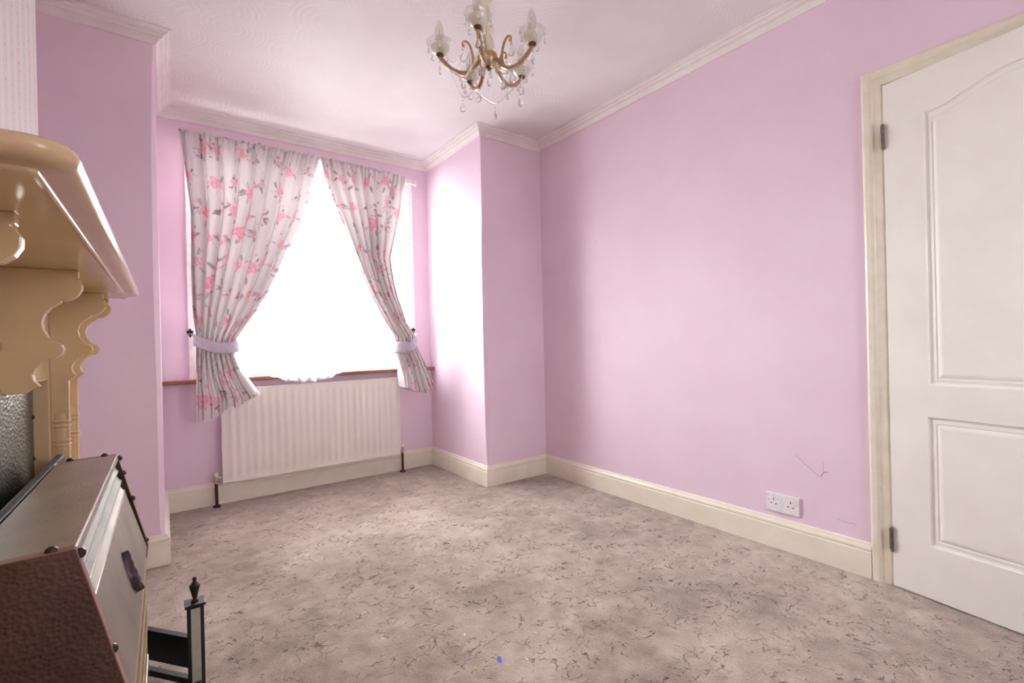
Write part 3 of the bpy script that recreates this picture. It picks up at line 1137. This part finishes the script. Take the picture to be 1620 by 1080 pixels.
# three louvre slats between the lip and the door, angled, with pale tubes added as edge highlights
for xa, za in ((-2.4475, .676), (-2.4405, .648)):
    MB().prism([(xa, za), (xa + .0012, za + .001), (xa - .0005, za + .0035), (xa - .019, za + .034), (xa - .0205, za + .033), (xa - .003, za + .001), (xa - .003, za - .008), (xa, za - .008)], 'y', HY0 + .02, HY1 - .022).build('louvre_slat', 'pewter_slat', fire)
    MB().tube([(xa + .0006, HY0 + .02, za + .0012), (xa + .0006, HY1 - .022, za + .0012)], .0017, 8).build('slat_edge', 'edge_highlight', [o for o in fire.children if o.name.startswith('louvre_slat')][-1], smooth=True)
MB().prism([(-2.470, .70), (-2.470, .60), (-2.46, .60), (-2.46, .70)], 'y', HY0 + .01, HY1 - .01).build('back_plate', 'black_iron', fire)
door = MB().prism([(-2.4335, .620), (-2.4345, .6225), (-2.452, .652), (-2.4535, .651), (-2.4375, .618), (xm - .005, zm + .004), (xm - .002, zm)], 'y', HY0 + .018, HY1 - .020)
do = door.build('hood_door', 'pewter_dull', fire, bevel=.001)
MB().prism([(xm - .002, zm - .001), (xm - .008, zm - .001), (-2.4, .46), (-2.43, .3), (xl - .006, .27), (xl - .006, .05), (xl - .001, .05), (xl - .001, .27)], 'y', HY0 + .02, HY1 - .02).build('lower_plate', 'pewter', fire)
MB().tube([(-2.4338, HY0 + .018, .6212), (-2.4338, HY1 - .020, .6212)], .0019, 8).build('door_edge', 'edge_highlight', do, smooth=True)
MB().tube([(xt - .0002, HY0 + .006, zt + .0006), (xt - .0002, HY1 - .006, zt + .0006)], .0017, 8).build('top_edge', 'edge_highlight', fire, smooth=True)
# pierced fret under the door
for z0_, z1_, nn in ((.42, .345, 26), (.335, .255, 26), (.245, .16, 26)):
    fm = MB()
    for i in range(nn):
        y = HY0 + .035 + (HY1 - HY0 - .07) * (i + .5) / nn
        hh = (z0_ - z1_)
        fm.tube([(-2.394, y + .011 * math.sin(a), (z0_ + z1_) / 2 + hh / 2 * math.cos(a)) for a in np.linspace(0, 2 * PI, 13)], .0028, 5, False)
    fm.tube([(-2.393, HY0 + .025, z0_ + .003), (-2.393, HY1 - .025, z0_ + .003)], .004, 6)
    fo = fm.build('pierced_fret', 'brass_dull', fire, smooth=True)
    fo['kind'] = 'stuff'
MB().box(-2.398, -2.390, HY0 + .02, HY1 - .02, .12, .15).build('fret_rail', 'brass_dull', fire, bevel=.002)
# crest
cm = MB()
dn = Vector((.162, 0, .047)).normalized()
du = Vector((.047, 0, -.162)).normalized()
c0 = Vector((-2.4085, -2.296, .527)) + dn * .0015


def crest_pt(p, q, h):
    v = c0 + du * p + Vector((0, 1, 0)) * q + dn * h
    return tuple(v)


P = []
for i in range(29):
    t = i / 28
    p = -.047 + .094 * t
    wd = .031 * (math.sin(PI * min(1, t * 1.02)) ** .55 if 0 < t < 1 else .15) * (.34 + .72 * t)
    row = []
    for j in range(17):
        s = j / 16 * 2 - 1
        hgt = .010 * (1 - s * s) ** .5 + .0013 * (1 - s * s) * math.sin(s * 7 + 2) * math.sin(t * 15) + .0012
        if abs(s) == 1:
            hgt = -.001
        row.append(crest_pt(p, s * wd, hgt))
    P.append(row)
cm.grid(P)
cm.build('crest', 'crest_metal', do, smooth=True)
# domed studs along the lips
sm_ = MB().lathe([(.008, -.001), (.008, .002), (.0062, .0055), (.003, .0075), (0, .008)], 12)
sr = None
studs = []
for y in (HY0 + .009, HY1 - .009):
    for (x, z, ang) in ((-2.475, .7195, 0), (-2.545, .7185, 0), (xt + .004, .709, 1), (-2.419, .592, 1), (-2.391, .468, 1), (-2.437, .667, 1)):
        if y == HY0 + .009 and x in (-2.419, -2.437):
            continue
        studs.append((x, y, z, ang))
studs.append((-2.411, HY0 + .009, .553, 1))
for x, y, z, ang in studs:
    if sr is None:
        sr = sm_.build('stud', 'dark_bronze', fire, smooth=True, org=(0, 0, 0))
        o = sr
    else:
        o = copy_to(sr, fire)
    o.rotation_euler = (0, math.radians(76) if ang else 0, 0)
    o.location = Vector((x, y, z)) - fire.location
fb = MB().box(-2.642, -2.575, -2.66, -1.70, .0, .640)
fb.prism([(-2.642, .640), (-2.590, .716), (-2.575, .712), (-2.575, .64)], 'y', -2.66, -1.75)
tag(fb.build('fire_box', 'black_iron', org=(-2.61, -2.18, 0), bevel=.003), 'black firebox casing between the metal sheet and the hood', 'fire')
hs = MB().box(BRX + .0205, -2.30, -2.84, -1.62, 0.0, .028)
hs = MB().box(-2.572, -2.31, -2.66, -1.93, 0.0, .028)
tag(hs.build('hearth_slab', 'hearth', org=(-2.45, -2.3, 0), bevel=.003), 'dark tiled hearth slab under the fire hood', 'hearth')

# ------------------------------------------------------------------ fender
fd = thing('fireplace_fender', 'black fireplace fender with brass strips and urn finials around the fire', 'fender', (-2.28, -2.3, 0))


def fpost(yc):
    xc = -2.2785
    a = .0205
    p = MB().box(xc - a, xc + a, yc - a, yc + a, 0, .254)
    po = p.build('post', 'black_iron', fd, bevel=.0015)
    MB().box(xc - .026, xc + .026, yc - .026, yc + .026, .252, .260).build('post_cap', 'black_iron', po, bevel=.0015)
    s = MB()
    for sy in (-1, 1):
        s.box(xc - .0115, xc + .0115, yc + sy * a - .0015, yc + sy * a + .0015, .004, .247)
    s.box(xc + a - .0015, xc + a + .0015, yc - .0115, yc + .0115, .004, .247)
    s.build('brass_strip', 'strip', po)
    MB().lathe([(0, .260), (.010, .260), (.0105, .263), (.006, .266), (.0045, .270), (.0065, .273), (.0085, .282), (.0115, .294), (.0135, .303), (.0138, .307), (.0115, .309), (.0075, .314),
                (.0045, .319), (.004, .321), (.0055, .323), (.0058, .327), (.0035, .3305), (0, .332)], 16, (xc, yc, 0)).build('finial', 'dark_bronze', po, smooth=True)


PY0, PY1 = -2.70, -1.92
fpost(PY1)
fpost(PY0)
MB().box(-2.288, -2.269, PY0 + .02, PY1 - .02, .012, .034).build('front_rail', 'black_iron', fd, bevel=.001)
for yc, s in ((PY1, 1), (PY0, -1)):
    a = Vector((-2.287, yc + s * .012))
    b = Vector((-2.545, yc + s * .25 if s > 0 else yc - .12))
    if s > 0:
        b = a + Vector((-.118, .152)) * 1.75
    d = (b - a).normalized()
    nn = Vector((-d.y, d.x)) * .009
    q = [tuple(a + nn), tuple(b + nn), tuple(b - nn), tuple(a - nn)]
    MB().prism(q, 'z', .062, .152).build('end_rail', 'black_iron', fd, bevel=.001)
    MB().prism(q, 'z', .012, .03).build('end_foot_rail', 'black_iron', fd, bevel=.001)

# ------------------------------------------------------------------ chandelier
cx, cyy = -1.303, -2.10
ch_ = thing('chandelier', 'five arm gilt and glass chandelier with crystal drops hanging from the ceiling', 'chandelier', (cx, cyy, 2.06))
L0 = Vector((cx, cyy, 0))
MB().lathe([(0, 2.5), (.05, 2.5), (.052, 2.49), (.035, 2.475), (.012, 2.465), (.008, 2.455), (0, 2.455)], 20, (cx, cyy, 0)).build('ceiling_rose', 'gold', ch_, smooth=True)
MB().lathe([(0, 2.118), (.007, 2.118), (.007, 2.46), (0, 2.46)], 10, (cx, cyy, 0)).build('stem', 'gold', ch_, smooth=True)
MB().lathe([(.009, 2.125), (.016, 2.13), (.024, 2.15), (.021, 2.175), (.012, 2.195), (.014, 2.20), (.026, 2.215), (.020, 2.235), (.011, 2.25), (.011, 2.27), (.022, 2.29), (.024, 2.32), (.012, 2.345), (.009, 2.35)],
           16, (cx, cyy, 0)).build('glass_baluster', 'cup_milk', ch_, smooth=True)
MB().lathe([(.012, 2.355), (.03, 2.36), (.06, 2.372), (.085, 2.392), (.09, 2.40)], 30, (cx, cyy, 0), wave=lambda k, a: .05 * math.sin(10 * a) * k / 4).build('top_dish', 'cup_glass', ch_, smooth=True)
MB().lathe([(0, 2.070), (.010, 2.071), (.022, 2.078), (.032, 2.092), (.036, 2.108), (.034, 2.118), (.02, 2.124), (0, 2.126)], 20, (cx, cyy, 0)).build('hub_bowl', 'gold', ch_, smooth=True)
MB().lathe([(0, 2.056), (.004, 2.057), (.006, 2.061), (.012, 2.064), (.014, 2.069), (.012, 2.074), (0, 2.075)], 14, (cx, cyy, 0)).build('hub_cap', 'antique', ch_, smooth=True)

# -- shared meshes for drops (local origin at the wire loop)


def drop_mesh(L, wd, flat=.55):
    mb = MB()
    n = 8
    prof = [(0, -L), (wd * .34, -L * .985), (wd * .5, -L * .84), (wd * .5, -L * .72), (wd * .36, -L * .5), (wd * .18, -L * .28), (wd * .10, -L * .2), (0, -L * .18)]
    mb.lathe(prof, n, (0, 0, -.016), 1, flat)
    mb.ball((0, 0, -.012), .0045, 6)
    return mb


def wire_mesh():
    return MB().tube([(0, 0, 0), (0.001, 0, -.006), (0, 0, -.022)], .0008, 5)


drop_big = drop_mesh(.042, .024)
drop_small = drop_mesh(.030, .015)
_cache = {}


def hang(parent, wpos, kind, yaw, org):
    """crystal drop at wpos (world when arm rotation is 0) under parent"""
    key = kind
    if key not in _cache:
        mb = {'big': drop_big, 'small': drop_small}[kind]
        mb.tube([(0, 0, 0), (0.0008, 0, -.006), (0, 0, -.014)], .0009, 5)
        _cache[key] = mb.build('crystal_drop', 'crystal', parent, org=(0, 0, 0))
        o = _cache[key]
    else:
        o = copy_to(_cache[key], parent)
    o.location = Vector(wpos) - org
    o.rotation_euler = (0, 0, yaw)
    return o


CUPR, CUPZ = .186, 2.100
arm_path = catmull([(.028, 0, 2.098), (.042, 0, 2.086), (.060, 0, 2.060), (.085, 0, 2.044), (.115, 0, 2.043), (.145, 0, 2.056), (.170, 0, 2.078), (.183, 0, 2.094), (CUPR, 0, 2.100)], 5)
scroll_path = catmull([(.072, 0, 2.048), (.062, 0, 2.075), (.060, 0, 2.105), (.066, 0, 2.135), (.076, 0, 2.156), (.090, 0, 2.164), (.099, 0, 2.157), (.097, 0, 2.147)], 5)
V0 = Vector((0, 0, 2.06))
rndd = random.Random(3)


def place(mb, name, mat, parent, smooth=True):
    """mesh given in chandelier axes with world z; origin at the chandelier empty"""
    return mb.build(name, mat, parent, smooth=smooth, org=(0, 0, 2.06))


proto = None
PH = math.radians(-135.0)
for k in range(5):
    ang = PH - k * 2 * PI / 5
    if proto is None:
        mb = MB().tube(arm_path, .0074, 8)
        arm = place(mb, 'arm', 'gold', ch_)
        kids = []
        kids.append(place(MB().tube([p + Vector((0, 0, .0)) for p in arm_path[4:-3]], .0090, 10, False), 'glass_sheath', 'bulb_glass', arm))
        kids.append(place(MB().tube(scroll_path, [.0050] * 18 + [.0045] * (len(scroll_path) - 18), 8).ball((.096, 0, 2.146), .007, 8), 'scroll', 'gold', arm))
        kids.append(place(MB().lathe([(0, 2.094), (.008, 2.094), (.0145, 2.099), (.015, 2.106), (.010, 2.110), (0, 2.110)], 14, (CUPR, 0, 0)), 'cup_holder', 'antique', arm))
        wv = lambda q, a: (.055 * math.sin(8 * a) * max(0, q - 2) / 4)
        kids.append(place(MB().lathe([(.010, 2.104), (.018, 2.106), (.028, 2.113), (.037, 2.125), (.041, 2.138), (.043, 2.146), (.049, 2.153)], 32, (CUPR, 0, 0), wave=wv), 'drip_cup', 'cup_glass', arm))
        kids.append(place(MB().lathe([(.009, 2.107), (.020, 2.110), (.029, 2.118), (.034, 2.129), (.034, 2.136)], 20, (CUPR, 0, 0)), 'inner_cup', 'cup_milk', arm))
        kids.append(place(MB().lathe([(0, 2.110), (.0125, 2.110), (.0125, 2.154), (.0165, 2.156), (.0165, 2.172), (.0145, 2.175), (0, 2.175)], 14, (CUPR, 0, 0)), 'candle_sleeve', 'ivory', arm))
        kids.append(place(MB().lathe([(.009, 2.166), (.0155, 2.176), (.0175, 2.186), (.0165, 2.200), (.012, 2.216), (.006, 2.230), (.002, 2.237), (0, 2.238)], 14, (CUPR, 0, 0)), 'bulb', 'bulb_glass', arm))
        kids.append(place(MB().tube([(CUPR, 0, 2.168), (CUPR + .002, 0, 2.185), (CUPR - .002, 0, 2.195), (CUPR, 0, 2.205)], .0012, 5), 'filament', 'gold', arm))
        for q in range(5):
            a = 2 * PI * q / 5 + .3
            kids.append(hang(arm, (CUPR + .046 * math.cos(a), .046 * math.sin(a), 2.148), 'small', a + PI / 2, V0))
        kids.append(hang(arm, (.100, 0, 2.040), 'big', .6, V0))
        kids.append(hang(arm, (.187, 0, 2.090), 'big', 1.4, V0))
        kids.append(hang(arm, (.099, .0, 2.143), 'big', .2, V0))
        # bead string from the scroll tip out to the cup
        bs = MB()
        for q in range(15):
            t = q / 14
            x = .096 + (CUPR - .012 - .096) * t
            z = 2.146 + (2.112 - 2.146) * t - .050 * math.sin(PI * t)
            bs.ball((x, .006 * math.sin(PI * t), z), .0034, 6)
        kids.append(place(bs, 'bead_string', 'crystal', arm, False))
        proto = arm
        arm.rotation_euler = (0, 0, ang)
        proto_kids = kids
    else:
        arm = copy_to(proto, ch_, rotz=ang)
        for kd in proto_kids:
            copy_to(kd, arm)
# swags of beads between neighbouring arms, each with a drop in the middle
for k in range(5):
    a0 = PH - k * 2 * PI / 5
    a1 = a0 - 2 * PI / 5
    p0 = Vector((.150 * math.cos(a0), .150 * math.sin(a0), 2.055))
    p1 = Vector((.150 * math.cos(a1), .150 * math.sin(a1), 2.055))
    mb = MB()
    nb = 26
    pts = []
    for q in range(nb):
        t = q / (nb - 1)
        p = p0.lerp(p1, t)
        p.z -= .068 * (1 - abs(2 * t - 1) ** 1.35)
        pts.append(p)
        mb.ball(p, .0042, 6)
    mb.tube(pts, .0008, 4)
    sw = place(mb, 'bead_swag', 'crystal', ch_, False)
    mid = (p0 + p1) / 2
    hang(sw, (mid.x, mid.y, 2.055 - .070), 'big', a0, V0)
hang(ch_, (0, 0, 2.056), 'big', .3, V0)
for k in range(5):
    a = PH - (k + .5) * 2 * PI / 5
    hang(ch_, (.036 * math.cos(a), .036 * math.sin(a), 2.108), 'big', a, V0)

# ------------------------------------------------------------------ scraps on the carpet


def scrap(name, label, cat, mat, x, y, s, rot, group=None):
    pts = [(-1, -.35), (-.4, -.5), (.5, -.42), (1, .1), (.3, .5), (-.6, .42)]
    vs = []
    c, q = math.cos(rot), math.sin(rot)
    for lay in (0, 1):
        for i, (a, b) in enumerate(pts):
            zz = .004 + (.35 * s if i in (2, 3) else .08 * s) + lay * .0012
            vs.append((x + s * (a * c - b * q), y + s * (a * q + b * c), zz))
    n = 6
    fs = [tuple(range(n))[::-1], tuple(range(n, 2 * n))] + [(i, (i + 1) % n, (i + 1) % n + n, i + n) for i in range(n)]
    tag(MB().add(vs, fs).build(name, mat, org=(x, y, 0)), label, cat, group)


scrap('paper_scrap', 'small blue paper scrap lying on the carpet near the camera', 'paper scrap', 'blue', -1.505, -2.378, .013, 1.2)
scrap('paper_scrap', 'tiny yellow scrap on the carpet left of the blue scrap', 'paper scrap', 'yellow', -1.583, -2.364, .006, .4)
scrap('paper_scrap', 'tiny white scrap on the carpet right of the blue scrap', 'paper scrap', 'white_scrap', -1.435, -2.430, .007, 2.0)
scrap('paper_scrap', 'pale cream scrap on the carpet further back than the blue scrap', 'paper scrap', 'white_scrap', -1.525, -2.198, .008, .9)
scrap('paper_scrap', 'slim white scrap on the carpet, farthest right of the little scraps', 'paper scrap', 'white_scrap', -1.328, -2.341, .007, 2.6)
